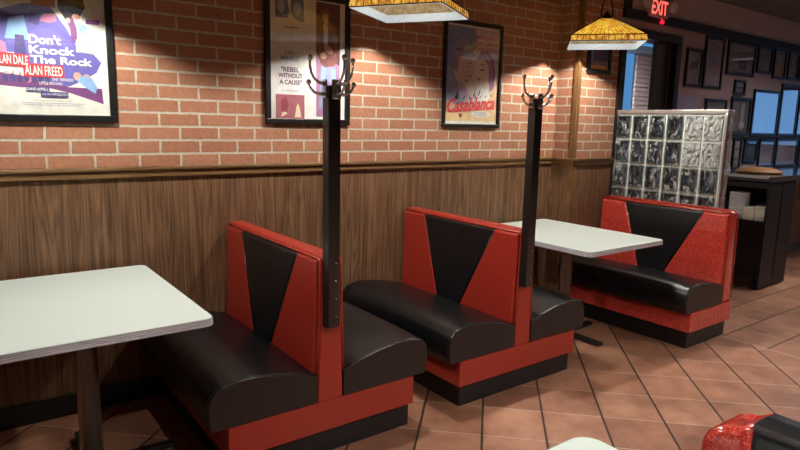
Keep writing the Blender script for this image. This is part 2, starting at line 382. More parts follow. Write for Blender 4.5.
# far wall with doorway
fw = new(); add_box(fw, (4.60, YP, 2.36), (5.50, YP + .15, ZC)); add_box(fw, (5.50, YP, 0), (12, YP + .15, ZC))
wf = struct('wall_far', fw, M_walll)
struct('upper_panel', box((4.60, YP - .006, 2.50), (12, YP + .001, ZC)), M_wallb, wf)
struct('trim_1', box((4.60, YP - .035, 2.425), (12, YP - .0, 2.50), .006), M_dark)
struct('trim_2', box((4.60, YP - .03, 2.50), (4.69, YP - .006, ZC), .004), M_dark)
struct('trim_3', box((5.50, YP - .03, 1.437), (12, YP, 1.457), .004), M_dark)          # picture ledge
ch = box((5.50, YP - .02, 0.60), (12, YP, 0.68), .004)
struct('trim_4', ch, simple('pale glossy chair rail', (0.45, 0.5, 0.6), 0.25))
struct('baseboard_far', box((5.50, YP - .015, 0), (12, YP, 0.10), .003), simple('grey baseboard', (0.2, 0.2, 0.24), 0.35))
db = box((4.60, YP - .02, 0), (4.68, YP + .16, 2.36), .004); add_box(db, (5.46, YP - .02, 0), (5.54, YP + .16, 2.36), .004); add_box(db, (4.68, YP - .02, 2.29), (5.46, YP + .16, 2.36), .004)
d1 = struct('door_1', db, M_dark)
struct('door_panel', box((5.235, YP + .05, 0), (5.46, YP + .09, 2.29)), simple('dark olive door', (0.045, 0.036, 0.024), 0.4, var=0.2, scale=3), d1)
struct('door_edge_strip', box((5.425, YP + .03, 0), (5.445, YP + .05, 2.29)), simple('grey weather strip', (0.10, 0.095, 0.085), 0.4), d1)
# vestibule behind the doorway
M_vest = simple('vestibule paint', (0.45, 0.40, 0.36), 0.7)
struct('wall_vestibule', box((4.0, 4.6, 0), (9, 4.7, ZC)), M_vest)
wn = new(); add_box(wn, (6.72, 4.56, 0.5), (6.76, 4.58, 2.2)); add_box(wn, (6.765, 4.56, 0.5), (7.6, 4.6, 0.58)); add_box(wn, (6.70, 4.55, 2.43), (8.2, 4.6, 2.50))
w1 = struct('window_1', wn, simple('white window frame', (0.75, 0.78, 0.82), 0.4))
struct('window_pane', box((6.60, 4.585, 0.5), (7.02, 4.599, 2.43)), M_sky2, w1)
sl = new()
for i in range(34): add_box(sl, (6.99, 4.52, 0.52 + i * .056), (8.2, 4.55, 0.52 + i * .056 + .046), .004)
struct('blind', sl, simple('pale pink slat blind', (0.60, 0.50, 0.50), 0.5), w1)
struct('window_valance', box((6.60, 4.50, 2.44), (8.2, 4.56, 2.52), .005), simple('light blue valance', (0.35, 0.58, 0.80), 0.5), w1)
vl = struct('window_2', box((6.5, 4.595, 2.55), (8.2, 4.6, 2.70)), M_sky2)
# remaining walls, behind and beside the camera
struct('wall_left', box((-3.1, -4.2, 0), (-3, YW, ZC)), M_room)
struct('wall_front', box((-3, -4.3, 0), (12.1, -4.2, ZC)), M_room)
wr = new()
for lo, hi in (((12, -4.2, 0), (12.1, 5, 1.27)), ((12, -4.2, 2.24), (12.1, 5, ZC)), ((12, -4.2, 1.27), (12.1, 0.92, 2.24)), ((12, 2.20, 1.27), (12.1, 5, 2.24))): add_box(wr, lo, hi)
struct('wall_right', wr, M_room)
wn = new()
for y0, y1 in ((.88, .93), (1.40, 1.43), (2.19, 2.24)): add_box(wn, (11.96, y0, 1.25), (12.04, y1, 2.26))
add_box(wn, (11.961, .881, 1.24), (12.039, 2.239, 1.28)); add_box(wn, (11.961, .881, 2.23), (12.039, 2.239, 2.27))
w3 = struct('window_3', wn, M_dark)
struct('window_pane', box((12.03, .92, 1.27), (12.06, 2.20, 2.24)), M_sky, w3)

# ceiling light panels (out of frame, they light the room; far-wall and vestibule ones added)
def ceiling_light(x, y, label, k=1.0):
    t = thing('ceiling_light', label, 'ceiling light', (x, y, ZC), 'square light panels in the ceiling')
    f = new(); a, b = .29 * k, .58 * k
    for lo, hi in (((-a - .03, -b - .04, -.09), (a + .03, -b, 0)), ((-a - .03, b, -.09), (a + .03, b + .04, 0)), ((-a - .03, -b, -.09), (-a, b, 0)), ((a, -b, -.09), (a + .03, b, 0))): add_box(f, lo, hi)
    obj('frame', f, M_baffle, t, world=False)
    obj('diffuser', box((-a, -b, -.02), (a, b, -.012)), M_panel, t, world=False)
    lv = new(); n = max(2, round(9 * k))
    for i in range(1, n): add_box(lv, (-a, -b + 2 * b * i / n - .003, -.09), (a, -b + 2 * b * i / n + .003, -.022))
    obj('baffle', lv, M_baffle, t, world=False)  # unseen fins added to keep panel light off the upper wall
    return t
M_baffle = simple('dark louver metal', (0.10, 0.10, 0.10), 0.5)
for x, y, lb, k in ((3.6, -.9, 'ceiling light panel right of the camera above the near booth back', 1), (5.4, -0.6, 'ceiling light panel over the room on the way to the counter', 1),
    (10.5, 1.35, 'small ceiling light panel near the blue window, mirrored in the far wall pictures', .4), (7.0, 1.75, 'added ceiling light panel past the counter, brightening the far wall', .9), (6.1, 3.95, 'added ceiling light panel brightening the vestibule behind the doorway', 1)):
    ceiling_light(x, y, lb, k)

# ------------------------------------------------------------------ booths
def vinyl_seat(bm, xf, xb, y0, y1):
    """cushion: crowned cross-section from front edge xf to backrest xb, swept along y"""
    s = 1 if xb > xf else -1; W = abs(xb - xf)
    kn = [(0, .432), (.06, .451), (.14, .463), (.26, .470), (.42, .466), (.60, .453), (.80, .430), (1, .402)]
    prof = [(0.010, .272), (-.001, .284), (-.006, .32), (-.006, .375), (-.001, .408), (.006, .423), (.018, .435)]
    for t, z in kn[1:]: prof.append((t * W, z))
    prof.append((W, .272))
    ys = [(y0, .965, .0), (y0 + .004, .985, .0), (y0 + .018, .996, 0), (y0 + .05, 1.0, .0), (y0 + .12, 1, .006), (y0 + .25, 1, .010), ((y0 + y1) / 2, 1, .012), (y1 - .1, 1, .006), (y1, 1, 0)]
    rings = []
    cx, cz = W / 2, .36
    for y, k, up in ys:
        ring = []
        for px, pz in prof:
            qx = cx + (px - cx) * (1 - (1 - k) * .5); qz = cz + (pz - cz) * k
            if pz > .40: qz += up
            ring.append(bm.verts.new((xf + s * qx, y, qz)))
        rings.append(ring)
    n = len(prof)
    for i in range(len(rings) - 1):
        for j in range(n):
            f = bm.faces.new((rings[i][j], rings[i][(j + 1) % n], rings[i + 1][(j + 1) % n], rings[i + 1][j])); f.smooth = j not in (n - 1, n - 2)
    bm.faces.new(rings[0]); bm.faces.new(rings[-1][::-1])
    # the seam line that edges the end panel
    seam = [rings[2][j].co.copy() + V(0, -.006, .001) for j in range(2, n - 1)]
    return seam
def booth(name, label, xc, y0, y1, sides, red, zt=0.945, hw=0.48):
    """sides: -1 seat towards -x, +1 towards +x"""
    t = thing(name, label, 'booth', (xc, (y0 + y1) / 2, 0), None)
    lo = -hw if -1 in sides else -.075; hi = hw if 1 in sides else .085
    if len(sides) == 1: hi = .085 if sides[0] == -1 else hw; lo = -hw - .04 + .04 if sides[0] == -1 else -.075
    obj('plinth', box((xc + lo + .03, y0 + .03, 0), (xc + hi - .008, y1, .125), .003), M_plinth, t)
    obj('base', box((xc + lo, y0, .125), (xc + hi, y1, .272), .006), red, t)
    # backrest core, flat red end panel
    b0, b1 = .066, .044
    core = [(xc - b0, y0, .27), (xc + b0, y0, .27), (xc + b1, y0, zt - .01), (xc + b1 - .012, y0, zt), (xc - b1 + .012, y0, zt), (xc - b1, y0, zt - .01)]
    cb_ = prism(core, (0, y1 - y0, 0)); bmesh.ops.bevel(cb_, geom=cb_.edges[:], offset=.010 if len(sides) == 2 else .026, segments=4, affect='EDGES', profile=.5)
    for f in cb_.faces: f.smooth = len(sides) == 1
    obj('backrest', cb_, red, t)
    ym = (y0 + y1) / 2
    def xs(z, s): return xc + s * (b0 + (b1 - b0) * (z - .27) / (zt - .27))
    for s in (-1, 1):
        if s in sides or len(sides) == 1:
            zb = .40 if s in sides else .135
            if len(sides) == 1 and s not in sides: zb = .30
            top = zt - .022
            def P(y, z, off=0): return (xs(z, s) + s * off, y, z)
            f_top, n_top = ym + .31, ym - .34
            f_bot, n_bot = ym + .15 - .02, ym - .07
            zl = zb
            def panel(pts): return prism([P(*p) for p in pts], (s * .022, 0, 0), .014 if len(sides) == 2 else .018, 3)
            obj('red_panel', panel([(y0 + .016, zl), (n_bot, zl), (n_top, top), (y0 + .016, top)] if s < 0 else [(y0 + .016, zl), (n_bot, zl), (n_top, top), (y0 + .016, top)]), red, t)
            obj('red_panel', panel([(f_bot, zl), (y1 - .01, zl), (y1 - .01, top), (f_top, top)]), red, t)
            obj('black_panel', panel([(n_bot + .002, zl), (f_bot - .002, zl), (f_top - .002, top), (n_top + .002, top)]), M_blk, t)
            pp = new()
            add_tube(pp, [P(n_bot, zl, .017), P(n_top, top, .017)], .0035, 6); add_tube(pp, [P(f_bot, zl, .017), P(f_top, top, .017)], .0035, 6)
            obj('panel_piping', pp, M_bpipe, t)
            obj('edge_piping', tube([P(y0 + .004, zl, .006), P(y0 + .004, top - .01, .006), P(y0 + .02, top + .008, .008), P(y1 - .01, top + .008, .008)], .0045, 6), M_pipe, t)
    for s in sides:
        xf = xc + s * (hw + .075); xb = xc + s * .064
        bm = new(); seam = vinyl_seat(bm, xf, xb, y0 - .004, y1)
        c = obj('seat_cushion', bm, M_blk, t)
        obj('piping', tube(seam, .004, 6), M_bpipe, c)
    return t
booth('double_booth', 'red and black double booth nearest the left table, black post on its end', 1.312, 2.262, 3.34, (-1, 1), M_red)
booth('double_booth', 'red and black double booth in the middle, its left seat fully in view', 2.582, 2.262, 3.34, (-1, 1), M_red)
booth('single_booth', 'glossy red and black single booth in front of the glass block partition', 4.515, 2.03, 3.115, (-1,), M_redg, hw=0.49)
t = thing('single_booth', 'red glitter booth back with rounded corner at bottom right edge of view', 'booth', (1.4, 0, 0))
def back_outline(y0, y1, x, z=.9, rnd=True):
    pts = [(x, y0, .27), (x, y1, .27)]
    if rnd:
        r = .07
        for k in range(9):
            a = PI / 2 * k / 8; pts.append((x, y1 - r + r * math.cos(a), z - .03 - r + r * math.sin(a) + .0 ))
        pts += ([(x, y1 - .11, z - .010)] if y1 - .11 > y0 + .01 else []) + [(x, y0, z if y1 - .11 > y0 + .01 else z - .011)]
    else: pts += [(x, y1, z), (x, y0, z)]
    return pts
def add_slab(bm, pts, d, r=.024, n=5):
    """outline in a plane of constant x, extruded by d towards -x, front edge rounded by r"""
    P = [Vector((p[1], p[2])) for p in pts]; x = pts[0][0]; N = len(P); nor = []
    for i in range(N):
        a = (P[i] - P[i - 1]).normalized(); b = (P[(i + 1) % N] - P[i]).normalized()
        na, nb = Vector((-a.y, a.x)), Vector((-b.y, b.x)); q = na + nb
        nor.append(q / max(.6, q.dot(na)))
    rings = []
    for k in range(n + 2):
        if k == 0: ins, dx = 0, 0
        else:
            a = PI / 2 * (k - 1) / n; ins, dx = r * (1 - math.cos(a)), d - r + r * math.sin(a)
        rings.append([bm.verts.new((x - dx, P[i].x + nor[i].x * ins, P[i].y + nor[i].y * ins)) for i in range(N)])
    for a, b in zip(rings, rings[1:]):
        for i in range(N): bm.faces.new((a[i], a[(i + 1) % N], b[(i + 1) % N], b[i])).smooth = True
    bm.faces.new(rings[0]); bm.faces.new(rings[-1][::-1]); return bm
def slab(pts, d): return add_slab(new(), pts, d)
bm = prism(back_outline(.524, .625, 1.46), (-.08, 0, 0)); obj('backrest_end', bm, M_redg, t)
bm = prism(back_outline(-.62, .523, 1.46, .890, False), (-.08, 0, 0)); obj('backrest', bm, M_blk, t)
bm = slab(back_outline(.524, .627, 1.42), .085)
for f in bm.faces: f.smooth = True
obj('red_panel', bm, M_redg, t)
bm = slab(back_outline(-.62, .5235, 1.42, .894, False), .082)
obj('black_panel', bm, M_blk, t)
obj('base', box((1.36, -.62, .125), (1.94, .62, .272), .006), M_redg, t); obj('plinth', box((1.38, -.62, 0), (1.91, .59, .125), .003), M_plinth, t)
bm = new()
vinyl_seat(bm, 2.01, 1.47, -.62, .62)
bmesh.ops.scale(bm, vec=(1, -1, 1), verts=bm.verts[:]); obj('seat_cushion', bm, M_blk, t)

# ------------------------------------------------------------------ coat posts with hooks
def coat_post(x, y, label):
    t = thing('coat_post', label, 'coat rack', (x, y, 0.63), 'coat posts on the booth ends')
    hw, d = .029, .052
    obj('post', box((x - hw, y - d, .63), (x + hw, y, 1.665), .003), M_post, t)
    cy = y - d / 2
    for z in (.68, .76, .84, .92):
        bl = lathe([(.001, 0), (.005, .0), (.004, .003), (.001, .004)], (0, 0, 0), 10); bmesh.ops.rotate(bl, verts=bl.verts[:], cent=(0, 0, 0), matrix=Matrix.Rotation(PI / 2, 3, 'X')); bmesh.ops.translate(bl, verts=bl.verts[:], vec=(x + .008, y - d - .0005, z))
        obj('screw', bl, M_steel, t)
    for dx, dy in ((-1, 0), (0, -1), (1, 0)):
        ox, oy = x + dx * hw, cy + dy * d / 2
        def P(r, z, k=0): return (ox + dx * r - dy * k, oy + dy * r + dx * k, z)
        bm = new()
        lo = [min(P(0, 0, -.017)[i], P(.008, 0, .017)[i]) for i in range(2)]; hi = [max(P(0, 0, -.017)[i], P(.008, 0, .017)[i]) for i in range(2)]
        add_box(bm, (lo[0], lo[1], 1.610), (hi[0], hi[1], 1.690), .004)
        up = [(.008, 1.672), (.03, 1.676), (.052, 1.690), (.066, 1.712), (.072, 1.74), (.072, 1.765)]
        add_tube(bm, [P(r, z) for r, z in up], [.009, .0068, .006, .0055, .005, .005], 10)
        dn = [(.008, 1.632), (.03, 1.630), (.052, 1.636), (.068, 1.650), (.076, 1.668)]
        add_tube(bm, [P(r, z) for r, z in dn], [.009, .0068, .006, .0055, .005], 10)
        h = obj('coat_hook', bm, M_chrome, t)
        obj('hook_tip', add_ball(new(), P(.072, 1.772), .012), M_chrome, h)
        obj('hook_tip', add_ball(new(), P(.078, 1.675), .011), M_chrome, h)
    return t
coat_post(1.298, 2.2615, 'black coat post with chrome hooks in front of the middle poster')
coat_post(2.553, 2.2615, 'black coat post with chrome hooks right of the rightmost poster, before bare brick')

# ------------------------------------------------------------------ tables
def rounded_rect(x0, x1, y0, y1, r, n=6):
    pts = []
    for cx, cy, a0 in ((x1 - r, y1 - r, 0), (x0 + r, y1 - r, 90), (x0 + r, y0 + r, 180), (x1 - r, y0 + r, 270)):
        for k in range(n + 1):
            a = math.radians(a0 + 90 * k / n); pts.append((cx + r * math.cos(a), cy + r * math.sin(a)))
    return pts
def table(label, x0, x1, y0, y1, cx, cy, r=.035, zt=.76):
    t = thing('dining_table', label, 'table', (cx, cy, 0))
    pts = rounded_rect(x0, x1, y0, y1, r)
    top = obj('tabletop', prism([(a, b, zt - .032) for a, b in pts], (0, 0, .032), .002, 1), M_lam, t)
    eb = new()
    zs = [zt - .0325, zt - .027, zt - .0245, zt - .019, zt - .0165, zt - .011, zt - .0085, zt - .003]
    off = [.003, .0035, .0018, .0035, .0018, .0035, .0018, .0035]
    rings = [[eb.verts.new((a, b, z)) for a, b in rounded_rect(x0 - o, x1 + o, y0 - o, y1 + o, r + o)] for z, o in zip(zs, off)]
    n = len(rings[0])
    for i in range(len(rings) - 1):
        for k in range(n): eb.faces.new((rings[i][k], rings[i][(k + 1) % n], rings[i + 1][(k + 1) % n], rings[i + 1][k]))
    obj('metal_edge', eb, M_alu, t)
    obj('pedestal', lathe([(.045, .05), (.045, zt - .05), (.06, zt - .045), (.06, zt - .033)], (cx, cy, 0), 28), M_steel, t)
    obj('mounting_plate', box((cx - .2, cy - .2, zt - .042), (cx + .2, cy + .2, zt - .0325), .003), M_iron, t)
    ft = new()
    add_lathe(ft, [(.085, .012), (.085, .04), (.06, .058), (.046, .062)], (cx, cy, 0), 24)
    for dx, dy in ((1, 0), (-1, 0), (0, 1), (0, -1)):
        L = .34
        px, py = -dy, dx
        poly = [(cx + px * .032, cy + py * .032, .012), (cx + dx * L + px * .020, cy + dy * L + py * .020, .012), (cx + dx * L - px * .020, cy + dy * L - py * .020, .012), (cx - px * .032, cy - py * .032, .012)]
        add_prism(ft, poly, (0, 0, .022), .004, 2)
    base = obj('cross_base', ft, M_iron, t)
    for dx, dy in ((1, 0), (-1, 0), (0, 1), (0, -1)): obj('glide', lathe([(.012, 0), (.012, .012)], (cx + dx * .32, cy + dy * .32, 0), 12), M_alu, base)
    return t
table('white laminate table with ribbed metal edge at the left edge of view', -.04, .783, 2.245, 3.29, .40, 2.735)
table('white laminate table between the middle booth and the glass block partition', 3.125, 3.958, 2.235, 3.31, 3.57, 2.75)
table('white tabletop corner peeking in at the bottom edge of view', .44, 1.195, -.3, .832, .80, .27, .05, .785)

# ------------------------------------------------------------------ stained glass pendants
def pendant(label, x, y, z, rot):
    t = thing('pendant_lamp', label, 'lamp', (x, y, z), 'stained glass pendants over the tables')
    t.rotation_euler = (0, 0, rot)
    h = .245; hb = .252; sk = .045; at = .19; ha = .035
    def face(k, pts):  # rotate a local polygon onto side k
        R = Matrix.Rotation(k * PI / 2, 3, 'Z'); return [R @ Vector(p) for p in pts]
    sh = new(); inn = new(); skb = new(); ski = new(); cm = new(); rim = new(); cs = new()
    for k in range(4):
        sh_p = face(k, [(-h, -h, sk), (h, -h, sk), (ha, -ha, at), (-ha, -ha, at)]); sh.faces.new([sh.verts.new(p) for p in sh_p])
        inn.faces.new([inn.verts.new(p) for p in face(k, [(-h + .006, -h + .006, sk - .002), (h - .006, -h + .006, sk - .002), (ha, -ha, at - .006), (-ha, -ha, at - .006)])])
        skb.faces.new([skb.verts.new(p) for p in face(k, [(-hb, -hb, .006), (hb, -hb, .006), (h, -h, sk), (-h, -h, sk)])])
        ski.faces.new([ski.verts.new(p) for p in face(k, [(-hb + .005, -hb + .005, .0), (hb - .005, -hb + .005, .0), (h - .005, -h + .005, sk), (-h + .005, -h + .005, sk)])])
        for i in range(17):
            f = -1 + 2 * i / 16
            a, b = face(k, [(f * h, -h - .001, sk), (f * ha, -ha - .001, at)]); add_tube(cm, [a, b], .0014 if 0 < i < 16 else .004, 5)
        for i in range(13):
            f = -1 + 2 * i / 12
            a, b = face(k, [(f * hb, -hb - .001, .004), (f * h, -h - .001, sk)]); add_tube(cs, [a, b], .002, 5)
        for zz, q, rr in ((sk, h + .001, .0035), (.004, hb + .001, .003)):
            a, b = face(k, [(-q, -q, zz), (q, -q, zz)]); add_tube(cm if zz > .01 else cs, [a, b], rr, 5)
    s = obj('lamp_shade', sh, M_amber, t, world=False, recalc=False)
    obj('shade_lining', inn, M_inner, s, world=False, recalc=False)
    obj('lead_came', cm, M_came, s, world=False)
    k = obj('shade_skirt', skb, M_amber_d, t, world=False, recalc=False)
    obj('skirt_lining', ski, M_white_g, k, world=False, recalc=False)
    obj('lead_came', cs, M_came, k, world=False)
    obj('cap', lathe([(.052, at - .012), (.055, at), (.03, at + .018), (.012, at + .03), (.010, at + .045)], n=20), M_came, t, world=False)
    hg = new(); add_tube(hg, [(0, -.036, at + .0), (0, -.040, at + .05), (0, -.026, at + .11), (0, -.012, at + .155), (0, 0, at + .165), (0, .012, at + .155), (0, .026, at + .11), (0, .040, at + .05), (0, .036, at + .0)], .005, 8)
    obj('hanger_loop', hg, M_came, t, world=False)
    chn = new(); z0 = at + .16; zz = z0; i = 0
    while zz < ZC - z - .03:
        a = Matrix.Rotation(PI / 2 * (i % 2), 3, 'Z')
        add_tube(chn, [a @ Vector((.010 * math.cos(u), 0, zz + .014 + .016 * math.sin(u))) for u in [j * 2 * PI / 10 for j in range(11)]], .0025, 5); zz += .026; i += 1
    obj('chain', chn, M_came, t, world=False)
    obj('ceiling_canopy', lathe([(.03, ZC - z - .03), (.055, ZC - z - .018), (.06, ZC - z)], n=20), M_came, t, world=False)
    so = lathe([(.014, at - .04), (.018, at - .03), (.018, at - .01)], n=14); obj('socket', so, M_came, t, world=False)
    bu = new(); add_ball(bu, (0, 0, at - .055), .030, 16, 12)
    obj('bulb', bu, M_bulb, t, world=False)
    return t
pendant('stained glass pendant lamp above the middle booths, cut by top of view', 2.07, 2.72, 2.10, math.radians(32))
pendant('amber stained glass pendant lamp hanging over the right table', 3.86, 2.77, 2.10, math.radians(41))
pendant('stained glass pendant lamp above the left table, seen mirrored in the left poster', .42, 2.72, 2.10, math.radians(36))
pendant('stained glass pendant lamp above the near white table corner, higher than the top of view', .80, .27, 2.10, math.radians(20))
pendant('stained glass pendant lamp over the open floor behind the near booth back', 2.6, .15, 2.10, math.radians(28))

# ------------------------------------------------------------------ posters
def flat(polys, y, parent, material, name):
    # each printed shape is a thin film of its own, one above the other
    for p in polys:
        k = parent.get('n', 0); parent['n'] = k + 1
        yy = parent['y0'] - .00012 * (k + 1)
        bm = new(); f = bm.faces.new([bm.verts.new((a, yy, b)) for a, b in p]); f.normal_update()
        if f.normal.y > 0: f.normal_flip()
        o = obj(name, bm, material, parent, recalc=False)
    return o
def ell(cx, cz, rx, rz, n=18, rot=0.0):
    return [(cx + rx * math.cos(2 * PI * k / n) * math.cos(rot) - rz * math.sin(2 * PI * k / n) * math.sin(rot), cz + rx * math.cos(2 * PI * k / n) * math.sin(rot) + rz * math.sin(2 * PI * k / n) * math.cos(rot)) for k in range(n)]
def rect(x0, x1, z0, z1): return [(x0, z0), (x1, z0), (x1, z1), (x0, z1)]
PM = {}
def ink(*c):
    if c not in PM: PM[c] = simple('print ink %d' % len(PM), c, 0.6, var=0.22, scale=22)
    return PM[c]
def framed(name, label, cat, x0, x1, z0, z1, fw, material, y=YW, group=None, depth=.024, glass=None, lean=0):
    t = thing(name, label, cat, ((x0 + x1) / 2, y - .002, (z0 + z1) / 2), group)
    f = new(); yb, yf = y - .003, y - depth
    for lo, hi in (((x0, yf, z0), (x1, yb, z0 + fw)), ((x0, yf, z1 - fw), (x1, yb, z1)), ((x0, yf, z0 + fw), (x0 + fw, yb, z1 - fw)), ((x1 - fw, yf, z0 + fw), (x1, yb, z1 - fw))): add_box(f, lo, hi, min(.004, fw * .2), 2)
    obj('frame', f, M_frame, t)
    p = obj('print', box((x0 + fw * .8, y - .010, z0 + fw * .8), (x1 - fw * .8, y - .004, z1 - fw * .8)), material, t); p['y0'] = y - .010
    obj('glass', box((x0 + fw * .9, y - .0185, z0 + fw * .9), (x1 - fw * .9, y - .0175, z1 - fw * .9)), glass or M_pane, t)
    return t, p
Y1, Y2, Y3, Y4 = YW - .0105, YW - .011, YW - .0115, YW - .0122
Wt = ink(.86, .84, .76); RED = ink(.62, .03, .05); NAVY = ink(.07, .06, .22); BLK = ink(.02, .02, .025); SKN = ink(.66, .36, .27); PURP = ink(.20, .06, .22); LB = ink(.25, .45, .72); VIO = ink(.14, .12, .45); PINK = ink(.60, .22, .38); YEL = ink(.85, .70, .35)
# left: landscape rock and roll sheet
t, p = framed('movie_poster', 'large black framed poster reading Don\'t Knock The Rock, at left edge', 'poster', -.05, .705, 1.490, 2.36, .034, Wt, group='framed film posters on the brick wall')
flat([[(.20, 1.80), (.22, 1.98), (.33, 2.02), (.43, 2.03), (.50, 1.93), (.54, 1.85), (.60, 1.83), (.645, 1.78), (.62, 1.73), (.56, 1.69), (.50, 1.66), (.44, 1.65), (.32, 1.69), (.30, 1.80)]], Y1, p, VIO, 'blue_swoosh')
flat([[(.17, 1.655), (.17, 1.715), (.30, 1.70), (.40, 1.675), (.50, 1.655), (.64, 1.655), (.644, 1.58), (.50, 1.628), (.40, 1.65), (.30, 1.645)]], Y1, p, PURP, 'purple_band')
flat([[(.47, 2.02), (.475, 2.11), (.52, 2.15), (.57, 2.12), (.585, 2.03), (.56, 1.985), (.53, 1.985), (.50, 1.965)], ell(.50, 2.17, .03, .03)], Y2, p, BLK, 'dark_dancer')
flat([[(.50, 1.965), (.53, 1.985), (.545, 1.93), (.545, 1.86), (.52, 1.87), (.515, 1.93)]], Y2, p, PURP, 'dancer_trousers')
flat([ell(.545, 1.985, .018, .014), ell(.51, 1.965, .010, .012), ell(.578, 1.70, .018, .022, rot=.6), ell(.535, 1.708, .018, .02)], Y3, p, SKN, 'painted_face')
flat([[(.25, 1.86), (.27, 1.95), (.33, 1.97), (.345, 1.86)], [(.545, 1.93), (.575, 1.955), (.60, 1.93), (.57, 1.90)]], Y2, p, LB, 'pale_blue_shirt')
flat([[(.53, 1.69), (.56, 1.715), (.60, 1.70), (.62, 1.66), (.61, 1.63), (.57, 1.655)]], Y3, p, LB, 'blue_jacket')
flat([[(.28, 1.78), (.29, 1.88), (.325, 1.88), (.33, 1.79)], [(.345, 1.94), (.36, 1.99), (.40, 1.965), (.385, 1.93)]], Y2, p, NAVY, 'dark_trousers')
flat([[(.21, 1.80), (.215, 1.86), (.25, 1.84), (.255, 1.795)], [(.39, 1.95), (.41, 1.985), (.46, 1.99), (.462, 1.955), (.43, 1.945)], ell(.33, 1.69, .016, .022)], Y2, p, PINK, 'pink_skirt')
flat([[(.36, 2.02), (.37, 2.06), (.46, 2.05), (.46, 2.015)], [(.17, 2.03), (.18, 2.12), (.36, 2.10), (.34, 2.05)]], Y2, p, ink(.45, .13, .06), 'russet_field')
flat([ell(.24 + .028 * k, 1.685 + .004 * (k % 2), .011, .018) for k in range(7)], Y2, p, NAVY, 'crowd_figure')
flat([ell(.243 + .028 * k, 1.708 + .004 * (k % 2), .006, .007) for k in range(7)], Y3, p, SKN, 'crowd_face')
flat([[(.575, 1.915), (.60, 1.945), (.632, 1.93), (.628, 1.885), (.60, 1.88)]], Y2, p, ink(.55, .57, .62), 'grey_sketch')
flat([rect(.585, .645, 1.957, 1.978)], Y3, p, PURP, 'purple_label')
flat([[(.536, 1.822), (.538, 1.880), (.625, 1.868), (.622, 1.815)]], Y2, p, Wt, 'quote_box')
for i in range(4): flat([[(.548, 1.866 - .013 * i), (.612, 1.862 - .013 * i), (.612, 1.856 - .013 * i), (.548, 1.860 - .013 * i)]], Y3, p, ink(.45, .43, .42), 'blurred_line')
flat([[(.15, 1.742), (.15, 1.802), (.338, 1.793), (.338, 1.737)], [(.312, 1.694), (.312, 1.757), (.478, 1.752), (.478, 1.698)]], Y3, p, RED, 'red_label')
text("Don't", .340, .474, 1.845, 1.888, Y3, Wt, p, bold=.035, tilt=.002)
text('Knock', .340, .530, 1.800, 1.838, Y3, Wt, p, bold=.035, tilt=.002)
text('The Rock', .342, .603, 1.758, 1.794, Y3, Wt, p, bold=.035, tilt=.0)
text('ALAN DALE', .205, .333, 1.748, 1.788, Y4, Wt, p, bold=.01)
text('ALAN FREED', .318, .472, 1.704, 1.747, Y4, Wt, p, bold=.01)
for s, a, b, z in (('THE TRENIERS', .425, .515, 1.682), ('LITTLE RICHARD', .372, .468, 1.662)): text(s, a, b, z, z + .013, Y4, Wt, p, 'small_lettering', bold=.01)
flat([rect(.318, .412, 1.629, 1.652), rect(.375, .490, 1.606, 1.630)], Y3, p, NAVY, 'navy_label')
text('DAVE APPELL', .322, .408, 1.634, 1.647, Y4, Wt, p, 'small_lettering', bold=.01); text('and the APPLEJACKS', .379, .486, 1.611, 1.624, Y4, Wt, p, 'small_lettering', bold=.01)
text('JOVADA and JIMMY BALLARD', .345, .505, 1.585, 1.592, Y4, NAVY, p, 'small_lettering')
text('WRITTEN FOR THE SCREEN AND PRODUCED', .29, .56, 1.574, 1.579, Y4, NAVY, p, 'small_lettering'); text('DIRECTED FOR THE COMPANY', .31, .54, 1.565, 1.570, Y4, NAVY, p, 'small_lettering')
# middle: tall two column sheet
P2W = ink(.88, .88, .82)
t, p = framed('movie_poster', 'black framed poster reading Rebel Without a Cause, behind the left coat post', 'poster', 1.502, 2.072, 1.498, 2.262, .034, P2W, group='framed film posters on the brick wall')
Y = 0
flat([rect(1.836, 2.002, 1.548, 2.222)], Y, p, ink(.15, .05, .06), 'maroon_panel')
flat([[(1.836, 1.548), (2.002, 1.548), (2.002, 1.86), (1.836, 1.93)]], Y, p, ink(.40, .20, .36), 'plum_ground')
flat([[(1.87, 1.85), (1.97, 1.85), (1.985, 1.72), (1.99, 1.60), (1.945, 1.60), (1.93, 1.76), (1.915, 1.76), (1.90, 1.60), (1.855, 1.60), (1.862, 1.74)]], Y, p, ink(.33, .34, .58), 'blue_trousers')
flat([[(1.875, 1.845), (1.905, 1.84), (1.895, 1.76), (1.87, 1.76)], [(1.945, 1.84), (1.968, 1.84), (1.975, 1.76), (1.945, 1.765)]], Y, p, ink(.30, .52, .80), 'trouser_highlight')
flat([[(1.842, 1.92), (1.840, 2.02), (1.858, 2.08), (1.885, 2.105), (1.925, 2.095), (1.965, 2.08), (1.985, 2.03), (1.998, 1.95), (1.99, 1.90), (1.965, 1.86), (1.90, 1.845), (1.865, 1.87)]], Y, p, ink(.24, .085, .075), 'dark_jacket')
flat([[(1.952, 2.04), (1.968, 1.96), (1.945, 1.91), (1.965, 1.90), (1.985, 1.96), (1.978, 2.04)], [(1.855, 2.04), (1.868, 1.95), (1.856, 1.92), (1.85, 1.98)]], Y, p, ink(.33, .14, .12), 'sleeve_fold')
flat([[(1.885, 2.10), (1.916, 2.095), (1.918, 2.02), (1.912, 1.96), (1.900, 1.93), (1.888, 1.99)]], Y, p, ink(.74, .66, .56), 'pale_shirt')
flat([[(1.893, 2.115), (1.915, 2.115), (1.912, 2.085), (1.897, 2.080)], [(1.900, 1.955), (1.925, 1.978), (1.955, 1.945), (1.945, 1.925), (1.915, 1.930)], [(1.865, 1.925), (1.89, 1.935), (1.910, 1.905), (1.890, 1.890), (1.868, 1.90)]], Y, p, SKN, 'painted_skin')
